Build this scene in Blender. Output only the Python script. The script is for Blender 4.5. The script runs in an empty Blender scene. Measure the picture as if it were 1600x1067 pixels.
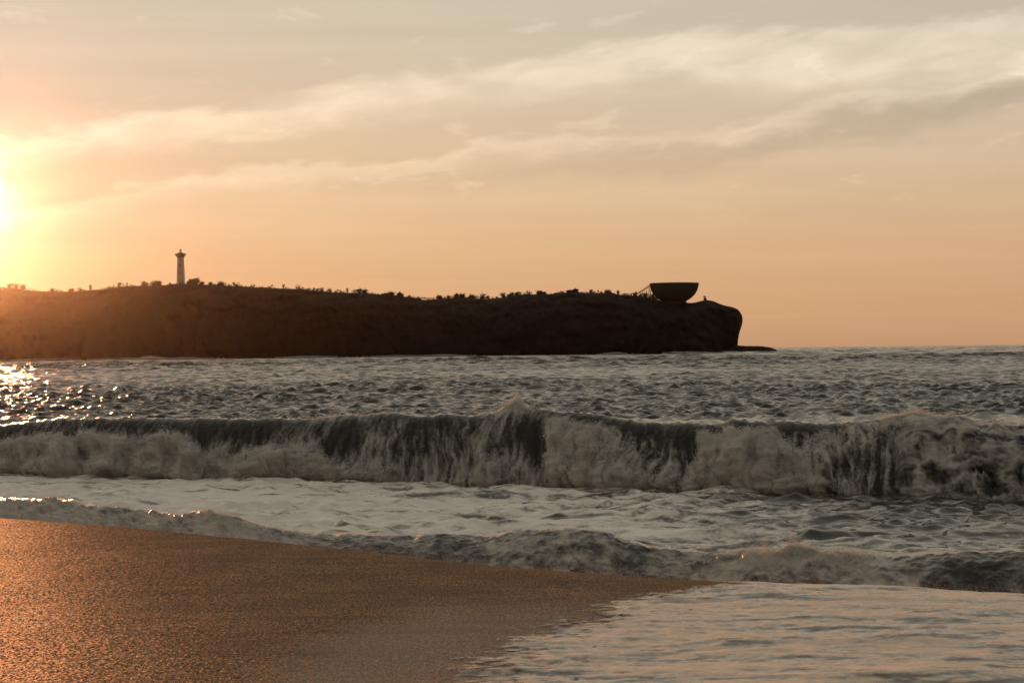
import bpy, bmesh, math, random
import numpy as np
from mathutils import Vector, Matrix, Euler

# ------------------------------------------------------------------ camera, sky, sun, exposure
scene = bpy.context.scene
COL = scene.collection
F = 70.0 * 1600 / 36.0                 # focal length in photograph pixels
EYE = 4.0                              # eye height above the sea, metres
ROLL = math.radians(0.596)
PITCH = math.radians(0.212)
cam = bpy.data.cameras.new('camera')
cam.lens = 70.0
cam.sensor_width = 36.0
cam.clip_start = 0.2
cam.clip_end = 20000.0
cam_ob = bpy.data.objects.new('camera', cam)
COL.objects.link(cam_ob)
CAM_R = Matrix.Rotation(math.pi / 2 + PITCH, 3, 'X') @ Matrix.Rotation(-ROLL, 3, 'Z')
cam_ob.matrix_world = Matrix.Translation((0, 0, EYE)) @ CAM_R.to_4x4()
scene.camera = cam_ob

SUN_EL = math.radians(4.25)
SUN_AZ = math.radians(-15.3)           # from +Y, towards -X
SUN_DIR = Vector((math.sin(SUN_AZ) * math.cos(SUN_EL), math.cos(SUN_AZ) * math.cos(SUN_EL), math.sin(SUN_EL)))
sun = bpy.data.lights.new('sun', 'SUN')
sun.energy = 2.3
sun.angle = math.radians(2.0)
sun.color = (1.0, 0.39, 0.16)
sun_ob = bpy.data.objects.new('sun', sun)
sun_ob.rotation_euler = (-SUN_DIR).to_track_quat('-Z', 'Y').to_euler()
COL.objects.link(sun_ob)

scene.view_settings.view_transform = 'Standard'
scene.view_settings.look = 'None'
scene.view_settings.exposure = 0.0
scene.view_settings.gamma = 1.0
scene.view_settings.use_curve_mapping = False
scene.render.engine = 'CYCLES'
scene.cycles.use_denoising = True
scene.cycles.max_bounces = 4
scene.cycles.diffuse_bounces = 2
scene.cycles.glossy_bounces = 2
scene.cycles.use_adaptive_sampling = True
scene.cycles.adaptive_threshold = 0.02
scene.cycles.volume_bounces = 0
scene.cycles.sample_clamp_indirect = 4.0
scene.cycles.sample_clamp_direct = 0.0


class NT:
    """small helper for building node trees"""
    def __init__(self, tree):
        self.t = tree
        self.x = 0

    def n(self, kind, **kw):
        nd = self.t.nodes.new(kind)
        self.x += 30
        nd.location = (self.x, 0)
        for k, v in kw.items():
            setattr(nd, k, v)
        return nd

    def put(self, sock, val):
        if isinstance(val, bpy.types.NodeSocket):
            self.t.links.new(val, sock)
        elif val is not None:
            sock.default_value = val

    def m(self, op, a, b=None, c=None, clamp=False):
        nd = self.n('ShaderNodeMath', operation=op)
        nd.use_clamp = clamp
        self.put(nd.inputs[0], a)
        if b is not None:
            self.put(nd.inputs[1], b)
        if c is not None:
            self.put(nd.inputs[2], c)
        return nd.outputs[0]

    def v(self, op, a, b=None, s=None):
        nd = self.n('ShaderNodeVectorMath', operation=op)
        self.put(nd.inputs[0], a)
        if b is not None:
            self.put(nd.inputs[1], b)
        if s is not None:
            self.put(nd.inputs['Scale'], s)
        return nd.outputs['Value'] if op in ('DOT_PRODUCT', 'LENGTH', 'DISTANCE') else nd.outputs['Vector']

    def mixc(self, f, a, b, blend='MIX'):
        nd = self.n('ShaderNodeMix', data_type='RGBA', blend_type=blend)
        self.put(nd.inputs[0], f)
        self.put(nd.inputs[6], a)
        self.put(nd.inputs[7], b)
        return nd.outputs[2]

    def noise(self, vec, scale, detail=4.0, rough=0.5, dist=0.0):
        nd = self.n('ShaderNodeTexNoise')
        self.put(nd.inputs['Vector'], vec)
        nd.inputs['Scale'].default_value = scale
        nd.inputs['Detail'].default_value = detail
        nd.inputs['Roughness'].default_value = rough
        nd.inputs['Distortion'].default_value = dist
        return nd.outputs['Fac']

    def smooth(self, x, lo, hi, a=0.0, b=1.0):
        nd = self.n('ShaderNodeMapRange', interpolation_type='SMOOTHSTEP')
        self.put(nd.inputs['Value'], x)
        self.put(nd.inputs['From Min'], lo)
        self.put(nd.inputs['From Max'], hi)
        nd.inputs['To Min'].default_value = a
        nd.inputs['To Max'].default_value = b
        return nd.outputs['Result']

    def ramp(self, fac, stops):
        nd = self.n('ShaderNodeValToRGB')
        el = nd.color_ramp.elements
        while len(el) < len(stops):
            el.new(0.5)
        for e, (p, c) in zip(el, stops):
            e.position = p
            e.color = (*c, 1.0)
        self.put(nd.inputs[0], fac)
        return nd.outputs['Color']

    def curve(self, x, pts):
        """piecewise curve: pts are (x, y) in 0..1"""
        nd = self.n('ShaderNodeFloatCurve')
        c = nd.mapping.curves[0]
        while len(c.points) < len(pts):
            c.points.new(0.5, 0.5)
        for p, (a, b) in zip(c.points, pts):
            p.location = (a, b)
        nd.mapping.update()
        self.put(nd.inputs['Value'], x)
        return nd.outputs[0]


def build_sky():
    w = bpy.data.worlds.new('World')
    scene.world = w
    w.use_nodes = True
    g = NT(w.node_tree)
    bg = w.node_tree.nodes['Background']
    D = g.n('ShaderNodeTexCoord').outputs['Generated']
    sep = g.n('ShaderNodeSeparateXYZ')
    g.put(sep.inputs[0], D)
    deg = 180.0 / math.pi
    az = g.m('MULTIPLY', g.m('ARCTAN2', sep.outputs[0], sep.outputs[1]), deg)
    el = g.m('MULTIPLY', g.m('ARCSINE', sep.outputs[2]), deg)
    sun_cos = g.v('DOT_PRODUCT', D, tuple(SUN_DIR))
    ang = g.m('MULTIPLY', g.m('ARCCOSINE', g.m('MINIMUM', sun_cos, 1.0)), deg)

    # physical sky, compressed as low sun haze does
    sk = g.n('ShaderNodeTexSky', sky_type='NISHITA', sun_disc=False)
    sk.sun_elevation = SUN_EL
    sk.sun_rotation = SUN_AZ
    sk.air_density = 1.2
    sk.dust_density = 3.0
    phys = g.v('SCALE', sk.outputs[0], s=0.07)
    # hazy dusk gradient by elevation, 0..90 degrees on a square-root scale
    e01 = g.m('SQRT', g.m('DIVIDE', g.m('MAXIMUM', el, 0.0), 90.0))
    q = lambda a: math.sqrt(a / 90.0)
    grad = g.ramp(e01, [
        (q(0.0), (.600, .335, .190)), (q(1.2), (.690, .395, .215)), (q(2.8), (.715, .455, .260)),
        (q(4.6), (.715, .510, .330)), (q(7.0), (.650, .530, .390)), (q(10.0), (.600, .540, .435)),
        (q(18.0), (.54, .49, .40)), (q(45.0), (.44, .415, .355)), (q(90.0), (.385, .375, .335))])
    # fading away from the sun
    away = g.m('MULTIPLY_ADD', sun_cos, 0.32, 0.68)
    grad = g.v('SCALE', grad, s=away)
    glow = g.m('MULTIPLY', g.m('POWER', 2.718, g.m('DIVIDE', ang, -2.6)), 0.30)
    gl = g.n('ShaderNodeVectorMath', operation='SCALE')
    gl.inputs[0].default_value = (.30, .16, .62)
    g.put(gl.inputs['Scale'], glow)
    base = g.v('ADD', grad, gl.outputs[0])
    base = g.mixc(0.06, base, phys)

    # clouds: bands that climb to the right, in degrees of azimuth and elevation
    cv = g.n('ShaderNodeCombineXYZ')
    g.put(cv.inputs[0], g.m('MULTIPLY', az, 0.35))
    g.put(cv.inputs[1], g.m('SUBTRACT', el, g.m('MULTIPLY', az, 0.09)))
    warp = g.noise(cv.outputs[0], 0.9, 5.0, 0.55, 0.3)
    warp2 = g.noise(cv.outputs[0], 2.6, 4.0, 0.5, 0.3)
    elw = g.m('ADD', el, g.m('MULTIPLY_ADD', warp, 1.5, -0.75))
    elw = g.m('ADD', elw, g.m('MULTIPLY_ADD', warp2, 0.5, -0.25))
    u = g.m('DIVIDE', g.m('ADD', az, 40.0), 80.0, clamp=True)
    P = lambda pts: [((a + 40.0) / 80.0, b / 20.0) for a, b in pts]
    topA = g.m('MULTIPLY', g.curve(u, P([(-40, 4.5), (-14.7, 6.25), (-9, 6.9), (-3.7, 7.75), (0, 8.4), (3.7, 8.75), (8.3, 9.1), (14.7, 9.15), (40, 9.6)])), 20.0)
    botA = g.m('MULTIPLY', g.curve(u, P([(-40, 3.8), (-14.7, 5.2), (-9, 6.0), (-3.7, 6.7), (0, 7.2), (3.7, 7.4), (8.3, 7.2), (14.7, 7.5), (40, 7.6)])), 20.0)
    lineB = g.m('MULTIPLY', g.curve(u, P([(-40, 2.6), (-14.7, 4.0), (-11.8, 4.4), (-9, 5.1), (-4.8, 5.3), (1.8, 6.05), (5.5, 6.15), (9.2, 6.95), (12, 7.2), (14.7, 7.75), (40, 9.0)])), 20.0)
    da = g.m('MULTIPLY', g.smooth(g.m('SUBTRACT', topA, elw), -0.12, 0.42), g.smooth(g.m('SUBTRACT', elw, botA), -0.5, 0.7))
    wisp = g.smooth(g.noise(cv.outputs[0], 1.1, 5.0, 0.5, 0.6), 0.30, 0.66)
    da = g.m('MULTIPLY', da, g.m('MULTIPLY_ADD', wisp, 0.5, 0.5))
    under = g.m('SUBTRACT', lineB, elw)                      # degrees below the lit edge of band B
    lit = g.m('MULTIPLY', g.smooth(under, -0.14, 0.18), g.smooth(under, 0.95, 0.05))
    lit = g.m('MULTIPLY', lit, g.m('MULTIPLY_ADD', wisp, 0.6, 0.4))
    veil = g.m('MULTIPLY', g.smooth(under, -0.1, 0.5), g.smooth(under, 3.2, 0.8))
    shade = g.m('MULTIPLY', g.smooth(under, 0.1, 0.55), g.smooth(under, 1.6, 0.55))
    shade = g.m('MULTIPLY', shade, g.smooth(az, -8.0, 13.0))
    # loose tufts
    tv = g.n('ShaderNodeCombineXYZ')
    g.put(tv.inputs[0], g.m('MULTIPLY_ADD', az, 0.45, 7.3))
    g.put(tv.inputs[1], g.m('SUBTRACT', g.m('MULTIPLY', el, 1.25), g.m('MULTIPLY', az, 0.14)))
    tuft = g.smooth(g.noise(tv.outputs[0], 0.85, 7.0, 0.6, 0.4), 0.575, 0.70)
    tuft = g.m('MULTIPLY', tuft, g.m('MULTIPLY', g.smooth(el, 3.0, 5.0), g.smooth(el, 14.0, 8.0)))
    # flat layers of haze near the horizon
    hv = g.n('ShaderNodeCombineXYZ')
    g.put(hv.inputs[0], g.m('MULTIPLY', az, 0.05))
    g.put(hv.inputs[1], g.m('MULTIPLY', el, 1.1))
    layer = g.m('SUBTRACT', g.noise(hv.outputs[0], 1.0, 5.0, 0.55, 0.4), 0.5)
    cloud = g.m('ADD', g.m('MULTIPLY', da, 0.26), g.m('MULTIPLY', lit, 0.15))
    cloud = g.m('ADD', cloud, g.m('MULTIPLY', veil, 0.03))
    cloud = g.m('ADD', cloud, g.m('MULTIPLY', tuft, 0.085))
    gain = g.m('ADD', 1.0, g.m('MULTIPLY', layer, 0.22))
    gain = g.m('SUBTRACT', gain, g.m('MULTIPLY', shade, 0.22))
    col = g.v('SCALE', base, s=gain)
    # cloud light: warm white, stronger towards the sun
    near = g.m('POWER', 2.718, g.m('DIVIDE', ang, -7.0))
    cl = g.n('ShaderNodeVectorMath', operation='SCALE')
    cl.inputs[0].default_value = (1.0, .85, .68)
    g.put(cl.inputs['Scale'], g.m('MULTIPLY', cloud, g.m('MULTIPLY_ADD', near, 0.5, 0.9)))
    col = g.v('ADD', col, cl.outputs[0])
    # the sun burning through thin cloud
    core = g.m('POWER', 2.718, g.m('MULTIPLY', g.m('POWER', g.m('DIVIDE', ang, 1.05), 2.0), -1.0))
    gate = g.smooth(warp, 0.30, 0.66, 0.15, 1.0)
    co = g.n('ShaderNodeVectorMath', operation='SCALE')
    co.inputs[0].default_value = (1.0, .92, .80)
    g.put(co.inputs['Scale'], g.m('MULTIPLY', g.m('MULTIPLY', core, gate), 1.2))
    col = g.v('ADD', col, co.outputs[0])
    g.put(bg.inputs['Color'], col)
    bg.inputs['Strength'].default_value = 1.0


build_sky()

# ------------------------------------------------------------------ helpers
R3 = np.array([[CAM_R[i][j] for j in range(3)] for i in range(3)])


def hy(px):
    """row of the horizon in the photograph at column px"""
    return 545.2 - 0.0104 * (np.asarray(px, float) - 800.0)


def pt(px, py, d):
    """world point seen at (px, py) at distance d along +Y"""
    v = R3 @ np.array([(px - 800) / F, -(py - 533.5) / F, -1.0])
    v = v * (d / v[1])
    return Vector((v[0], v[1], v[2] + EYE))


def zat(px, py, d):
    return EYE - (np.asarray(py, float) - hy(px)) / F * np.asarray(d, float)


def t2px(t):
    return 800.0 + np.asarray(t) * F


_perm = {}


def perlin(x, y, seed=0):
    """2-D gradient noise, about -0.7..0.7"""
    x = np.asarray(x, np.float64)
    y = np.asarray(y, np.float64)
    x, y = np.broadcast_arrays(x, y)
    if seed not in _perm:
        r = np.random.RandomState(seed + 1)
        a = r.rand(1024) * 2 * np.pi
        _perm[seed] = (r.permutation(1024), np.cos(a), np.sin(a))
    p, gx, gy = _perm[seed]
    xi = np.floor(x).astype(np.int64)
    yi = np.floor(y).astype(np.int64)
    xf = x - xi
    yf = y - yi
    u = xf * xf * xf * (xf * (xf * 6 - 15) + 10)
    v = yf * yf * yf * (yf * (yf * 6 - 15) + 10)

    def gdot(ix, iy, fx, fy):
        h = p[(p[ix & 1023] + iy) & 1023]
        return gx[h] * fx + gy[h] * fy
    a = gdot(xi, yi, xf, yf)
    b = gdot(xi + 1, yi, xf - 1, yf)
    c = gdot(xi, yi + 1, xf, yf - 1)
    d = gdot(xi + 1, yi + 1, xf - 1, yf - 1)
    ab = a + u * (b - a)
    cd = c + u * (d - c)
    return ab + v * (cd - ab)


def fbm(x, y, oct=4, seed=0, gain=0.5, lac=2.03):
    s = 0.0
    a = 1.0
    for o in range(oct):
        s = s + a * perlin(x, y, seed + o)
        x = x * lac + 3.7
        y = y * lac - 1.3
        a *= gain
    return s


def billow(x, y, oct=4, seed=0, gain=0.5):
    s = 0.0
    a = 1.0
    for o in range(oct):
        s = s + a * (1.0 - np.abs(perlin(x, y, seed + o)) * 2.6)
        x = x * 2.03 + 3.7
        y = y * 2.03 - 1.3
        a *= gain
    return s


def sstep(x, a, b):
    t = np.clip((x - a) / (b - a), 0, 1)
    return t * t * (3 - 2 * t)


def link(o, parent=None):
    COL.objects.link(o)
    if parent is not None:
        o.parent = parent
    return o


def tag(o, label=None, cat=None, group=None, kind=None):
    for k, v in (('label', label), ('category', cat), ('group', group), ('kind', kind)):
        if v:
            o[k] = v
    return o


def grid_object(name, P, mat, attrs=None, smooth=True):
    """one mesh object from an (n, m, 3) array of points"""
    n, m = P.shape[:2]
    me = bpy.data.meshes.new(name)
    me.vertices.add(n * m)
    me.vertices.foreach_set('co', P.reshape(-1).astype(np.float32))
    idx = np.arange(n * m).reshape(n, m)
    q = np.stack([idx[:-1, :-1], idx[:-1, 1:], idx[1:, 1:], idx[1:, :-1]], -1).reshape(-1)
    nq = (n - 1) * (m - 1)
    me.loops.add(nq * 4)
    me.loops.foreach_set('vertex_index', q.astype(np.int32))
    me.polygons.add(nq)
    me.polygons.foreach_set('loop_start', np.arange(0, nq * 4, 4, dtype=np.int32))
    me.update(calc_edges=True)
    me.polygons.foreach_set('use_smooth', np.full(nq, smooth))
    for k, a in (attrs or {}).items():
        at = me.attributes.new(k, 'FLOAT', 'POINT')
        at.data.foreach_set('value', np.broadcast_to(a, (n, m)).reshape(-1).astype(np.float32))
    me.validate()
    me.materials.append(mat)
    return link(bpy.data.objects.new(name, me))


def py_object(name, verts, faces, mat, parent=None, smooth=False):
    me = bpy.data.meshes.new(name)
    me.from_pydata([tuple(v) for v in verts], [], faces)
    if smooth:
        me.polygons.foreach_set('use_smooth', np.full(len(me.polygons), True))
    me.materials.append(mat)
    return link(bpy.data.objects.new(name, me), parent)


class Mesh:
    """collects simple solids into one mesh"""
    def __init__(self):
        self.v = []
        self.f = []

    def box(self, c, s, rot=None):
        i = len(self.v)
        for dx in (-.5, .5):
            for dy in (-.5, .5):
                for dz in (-.5, .5):
                    p = Vector((dx * s[0], dy * s[1], dz * s[2]))
                    if rot:
                        p = rot @ p
                    self.v.append(Vector(c) + p)
        for q in ((0, 1, 3, 2), (4, 6, 7, 5), (0, 4, 5, 1), (2, 3, 7, 6), (0, 2, 6, 4), (1, 5, 7, 3)):
            self.f.append([i + k for k in q])

    def tube(self, pts, radii, n=6):
        i0 = len(self.v)
        for k, (p, r) in enumerate(zip(pts, radii)):
            p = Vector(p)
            a = Vector(pts[max(k - 1, 0)])
            b = Vector(pts[min(k + 1, len(pts) - 1)])
            d = (b - a).normalized()
            s = d.orthogonal().normalized()
            t = d.cross(s)
            for j in range(n):
                w = 2 * math.pi * j / n
                self.v.append(p + (s * math.cos(w) + t * math.sin(w)) * r)
        for k in range(len(pts) - 1):
            for j in range(n):
                a = i0 + k * n + j
                b = i0 + k * n + (j + 1) % n
                self.f.append([a, b, b + n, a + n])
        self.f.append([i0 + j for j in range(n)][::-1])
        self.f.append([i0 + (len(pts) - 1) * n + j for j in range(n)])

    def lathe(self, prof, n=32, closed=False):
        """prof: (radius, z) pairs"""
        i0 = len(self.v)
        for r, z in prof:
            for j in range(n):
                w = 2 * math.pi * (j + .5) / n
                self.v.append(Vector((r * math.cos(w), r * math.sin(w), z)))
        m = len(prof)
        for k in range(m if closed else m - 1):
            for j in range(n):
                a = i0 + k * n + j
                b = i0 + k * n + (j + 1) % n
                c = i0 + ((k + 1) % m) * n + (j + 1) % n
                d = i0 + ((k + 1) % m) * n + j
                self.f.append([a, b, c, d])
        if not closed:
            self.f.append([i0 + j for j in range(n)][::-1])
            self.f.append([i0 + (m - 1) * n + j for j in range(n)])

    def build(self, name, mat, parent=None, smooth=False):
        return py_object(name, self.v, self.f, mat, parent, smooth)


def points_object(name, pos, rad, mat, seed=0):
    """droplets: a vertex cloud turned into small spheres by geometry nodes"""
    me = bpy.data.meshes.new(name)
    me.vertices.add(len(pos))
    me.vertices.foreach_set('co', np.asarray(pos, np.float32).reshape(-1))
    at = me.attributes.new('drop_radius', 'FLOAT', 'POINT')
    at.data.foreach_set('value', np.asarray(rad, np.float32))
    me.materials.append(mat)
    o = link(bpy.data.objects.new(name, me))
    ng = bpy.data.node_groups.new(name + '_nodes', 'GeometryNodeTree')
    ng.interface.new_socket('Geometry', in_out='INPUT', socket_type='NodeSocketGeometry')
    ng.interface.new_socket('Geometry', in_out='OUTPUT', socket_type='NodeSocketGeometry')
    i = ng.nodes.new('NodeGroupInput')
    out = ng.nodes.new('NodeGroupOutput')
    mp = ng.nodes.new('GeometryNodeMeshToPoints')
    na = ng.nodes.new('GeometryNodeInputNamedAttribute')
    na.data_type = 'FLOAT'
    na.inputs['Name'].default_value = 'drop_radius'
    sm = ng.nodes.new('GeometryNodeSetMaterial')
    sm.inputs['Material'].default_value = mat
    ng.links.new(i.outputs[0], mp.inputs['Mesh'])
    ng.links.new(na.outputs['Attribute'], mp.inputs['Radius'])
    ng.links.new(mp.outputs[0], sm.inputs[0])
    ng.links.new(sm.outputs[0], out.inputs[0])
    md = o.modifiers.new('droplets', 'NODES')
    md.node_group = ng
    return o


# ------------------------------------------------------------------ materials
def material(name):
    m = bpy.data.materials.new(name)
    m.use_nodes = True
    g = NT(m.node_tree)
    b = m.node_tree.nodes['Principled BSDF']
    return m, g, b


def attr(g, name):
    nd = g.n('ShaderNodeAttribute', attribute_name=name)
    return nd.outputs['Fac']


def pos(g):
    return g.n('ShaderNodeNewGeometry').outputs['Position']


def scaled(g, vec, s):
    return g.v('MULTIPLY', vec, s)


def bump(g, h, strength, dist, normal=None):
    nd = g.n('ShaderNodeBump')
    nd.inputs['Strength'].default_value = strength
    nd.inputs['Distance'].default_value = dist
    g.put(nd.inputs['Height'], h)
    if normal is not None:
        g.put(nd.inputs['Normal'], normal)
    return nd.outputs[0]


def slopes(g, terms):
    """surface normal tilted by noise: terms are (vector, scale, detail, roughness, slope)"""
    nrm = g.n('ShaderNodeNewGeometry').outputs['Normal']
    for vec, sc, det, ro, sl in terms:
        nd = g.n('ShaderNodeTexNoise')
        g.put(nd.inputs['Vector'], vec)
        nd.inputs['Scale'].default_value = sc
        nd.inputs['Detail'].default_value = det
        nd.inputs['Roughness'].default_value = ro
        d = g.v('SUBTRACT', nd.outputs['Color'], (.5, .5, .5))
        if isinstance(sl, bpy.types.NodeSocket):
            d = g.v('SCALE', d, s=sl)
            nrm = g.v('ADD', nrm, g.v('MULTIPLY', d, (1, 1, .3)))
        else:
            nrm = g.v('ADD', nrm, g.v('MULTIPLY', d, (sl, sl, sl * .3)))
    return g.v('NORMALIZE', nrm)


def water_material(name, deep, foam_col, foam_scale, stretch, rough=0.14, bump_scale=2.2, slope=0.5, grain=9.0, fslope=0.8, lo=.22, hi=.80, cover=None):
    """sea water with foam where the mesh attribute 'foam' is high"""
    m, g, b = material(name)
    p = pos(g)
    f = attr(g, 'foam')
    n1 = g.noise(scaled(g, p, stretch), foam_scale, 8.0, 0.62, 0.4)
    n2 = g.noise(p, grain, 6.0, 0.65)
    mixn = g.m('ADD', g.m('MULTIPLY', n1, 0.7), g.m('MULTIPLY', n2, 0.3))
    mask = g.smooth(g.m('ADD', f, g.m('MULTIPLY_ADD', mixn, 1.5, -0.75)), lo, hi)
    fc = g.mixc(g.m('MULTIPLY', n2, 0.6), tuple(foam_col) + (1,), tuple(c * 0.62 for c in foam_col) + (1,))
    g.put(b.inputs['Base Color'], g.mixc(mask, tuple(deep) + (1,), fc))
    g.put(b.inputs['Roughness'], g.m('MULTIPLY_ADD', mask, 0.30, rough))
    b.inputs['IOR'].default_value = 1.333
    nrm = slopes(g, [(scaled(g, p, (.8, 1.3, 1.0)), bump_scale, 5.0, 0.65, slope),
                     (p, grain, 3.0, 0.6, g.m('MULTIPLY', mask, fslope))])
    g.put(b.inputs['Normal'], nrm)
    if cover:                                  # thin lacy film that lets the sand show through
        lace = g.noise(scaled(g, p, (.7, 1.2, 1)), 9.0, 6.0, 0.65, 0.5)
        al = g.smooth(g.m('ADD', attr(g, cover), g.m('MULTIPLY_ADD', lace, 1.8, -0.9)), 0.30, 0.75)
        g.put(b.inputs['Alpha'], al)
    return m


def foam_material(name, col):
    m, g, b = material(name)
    n = g.noise(pos(g), 6.0, 4.0, 0.6)
    g.put(b.inputs['Base Color'], g.mixc(n, tuple(col) + (1,), tuple(c * .85 for c in col) + (1,)))
    b.inputs['Roughness'].default_value = 0.85
    tr = g.n('ShaderNodeBsdfTranslucent')
    tr.inputs['Color'].default_value = (*col, 1)
    mx = g.n('ShaderNodeMixShader')
    mx.inputs[0].default_value = 0.4
    g.put(mx.inputs[1], b.outputs[0])
    g.put(mx.inputs[2], tr.outputs[0])
    g.put(m.node_tree.nodes['Material Output'].inputs['Surface'], mx.outputs[0])
    return m


def plain(name, col, rough=0.8, var=0.3, scale=1.0, bdist=0.0, spec=0.15):
    m, g, b = material(name)
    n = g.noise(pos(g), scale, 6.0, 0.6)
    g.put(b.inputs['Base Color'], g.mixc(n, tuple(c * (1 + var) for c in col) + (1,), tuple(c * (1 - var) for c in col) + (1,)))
    b.inputs['Roughness'].default_value = rough
    b.inputs['Specular IOR Level'].default_value = spec
    if bdist:
        g.put(b.inputs['Normal'], bump(g, n, 0.8, bdist))
    return m


DEEP = (.024, .022, .016)
M_SEA = water_material('sea_water', DEEP, (.55, .54, .51), 0.5, (1, 1, 1), 0.20, 1.3, 1.05)
M_FARSEA = water_material('far_sea_water', DEEP, (.55, .54, .51), 0.5, (1, 1, 1), 0.16, 0.12, 2.2)
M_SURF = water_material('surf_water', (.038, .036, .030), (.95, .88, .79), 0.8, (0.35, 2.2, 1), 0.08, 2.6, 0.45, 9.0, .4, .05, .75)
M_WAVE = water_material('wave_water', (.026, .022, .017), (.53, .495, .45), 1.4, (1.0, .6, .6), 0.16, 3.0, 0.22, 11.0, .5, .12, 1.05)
M_SHORE = water_material('shore_water', (.030, .026, .021), (.66, .60, .53), 1.8, (.8, .8, 1), 0.16, 4.0, 0.4, 14.0, .6, .18, 1.0)
M_SWASH = water_material('swash_water', (.070, .048, .032), (.88, .65, .48), 1.5, (.5, 2.2, 1), 0.10, 5.0, 0.55, 22.0, .6, .18, .85, 'cover')
M_DROP = foam_material('spray_drops', (.72, .70, .66))
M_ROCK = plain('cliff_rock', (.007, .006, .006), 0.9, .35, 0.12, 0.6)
M_DARKROCK = plain('wet_rock', (.014, .012, .010), 0.9, .3, 0.3, 0.2)
M_LEAF = plain('scrub_leaves', (.018, .016, .009), 0.7, .3, 0.6)
M_BARK = plain('scrub_bark', (.075, .058, .042), 0.9, .3, 2.0)
M_WHITE = plain('lighthouse_paint', (.46, .43, .39), 0.7, .06, 0.35, 0.02)
M_TRIM = plain('lighthouse_trim', (.24, .20, .17), 0.7, .08, 0.8)
M_IRON = plain('dark_iron', (.05, .045, .04), 0.5, .2, 2.0)
M_CONC = plain('dark_concrete', (.045, .038, .033), 0.85, .2, 0.25, 0.03)
M_WOOD = plain('weathered_wood', (.085, .060, .042), 0.85, .25, 1.5)


def glass_material():
    m, g, b = material('lantern_glass')
    b.inputs['Base Color'].default_value = (.9, .9, .88, 1)
    b.inputs['Transmission Weight'].default_value = 1.0
    b.inputs['Roughness'].default_value = 0.02
    b.inputs['IOR'].default_value = 1.02
    return m


M_GLASS = glass_material()


def sand_material():
    m, g, b = material('wet_coarse_sand')
    p = pos(g)
    wet = attr(g, 'wet')
    n1 = g.noise(scaled(g, p, (1.0, .38, 1)), 58.0, 3.0, 0.72)
    n2 = g.noise(p, 1.1, 5.0, 0.55)
    n3 = g.noise(scaled(g, p, (1, 1.4, 1)), 13.0, 5.0, 0.65)
    c = g.mixc(g.smooth(n1, .36, .62), (.40, .225, .105, 1), (.015, .008, .0045, 1))
    n4 = g.noise(scaled(g, p, (.35, 2.2, 1)), 1.6, 5.0, 0.6, 0.4)
    c = g.mixc(g.m('MULTIPLY', g.smooth(n2, .35, .7), 0.45), c, (.050, .025, .014, 1))
    c = g.mixc(g.m('MULTIPLY', g.smooth(n4, .45, .7), 0.5), c, (.040, .021, .012, 1))
    c = g.mixc(g.m('MULTIPLY', wet, 0.22), c, (.13, .092, .060, 1))
    m.node_tree.nodes.remove(b)
    gv = scaled(g, p, (.9, .5, 1.0))
    tilt = g.m('MULTIPLY_ADD', wet, -0.3, 2.4)
    nrm = slopes(g, [(gv, 54.0, 3.0, 0.72, tilt)])
    df = g.n('ShaderNodeBsdfDiffuse')
    g.put(df.inputs['Color'], c)
    g.put(df.inputs['Normal'], nrm)
    gs = g.n('ShaderNodeBsdfGlossy')
    gs.inputs['Color'].default_value = (1, .93, .86, 1)
    g.put(gs.inputs['Roughness'], g.m('MULTIPLY_ADD', wet, -0.15, 0.46))
    g.put(gs.inputs['Normal'], nrm)
    mx = g.n('ShaderNodeMixShader')
    g.put(mx.inputs[0], g.m('MULTIPLY_ADD', wet, .07, .058))
    g.put(mx.inputs[1], df.outputs[0])
    g.put(mx.inputs[2], gs.outputs[0])
    g.put(m.node_tree.nodes['Material Output'].inputs['Surface'], mx.outputs[0])
    return m


M_SAND = sand_material()

# ------------------------------------------------------------------ lines of the coast, as functions of t = X / Y
T = lambda px: (np.asarray(px, float) - 800.0) / F


def table(t, xs, ys):
    """smoothed piecewise-linear table over photograph columns"""
    px = t2px(t)
    a = np.interp(px - 14, xs, ys)
    b = np.interp(px, xs, ys)
    c = np.interp(px + 14, xs, ys)
    return (a + 2 * b + c) / 4


def foot_d(t):            # where the big breaker meets the flat water
    return table(t, [-600, -200, 0, 400, 800, 1200, 1600, 2200], [72, 68.5, 66, 61.5, 58, 54, 50, 46])


def shore_d(t):           # foot of the small wave on the shore
    return table(t, [-600, 0, 400, 800, 1200, 1600, 2200], [52, 40.5, 35.5, 31, 27.0, 24.5, 22])


def berm_d(t):            # edge of the sand
    xs = [-600, 0, 200, 400, 600, 800, 1000, 1200, 1400, 1600, 2200]
    ys = np.array([775, 810, 823, 843, 866, 886, 902, 913, 925, 936, 965], float)
    ds = 2.25 * F / (ys - hy(np.array(xs, float)))
    return table(t, xs, ds)


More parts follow.
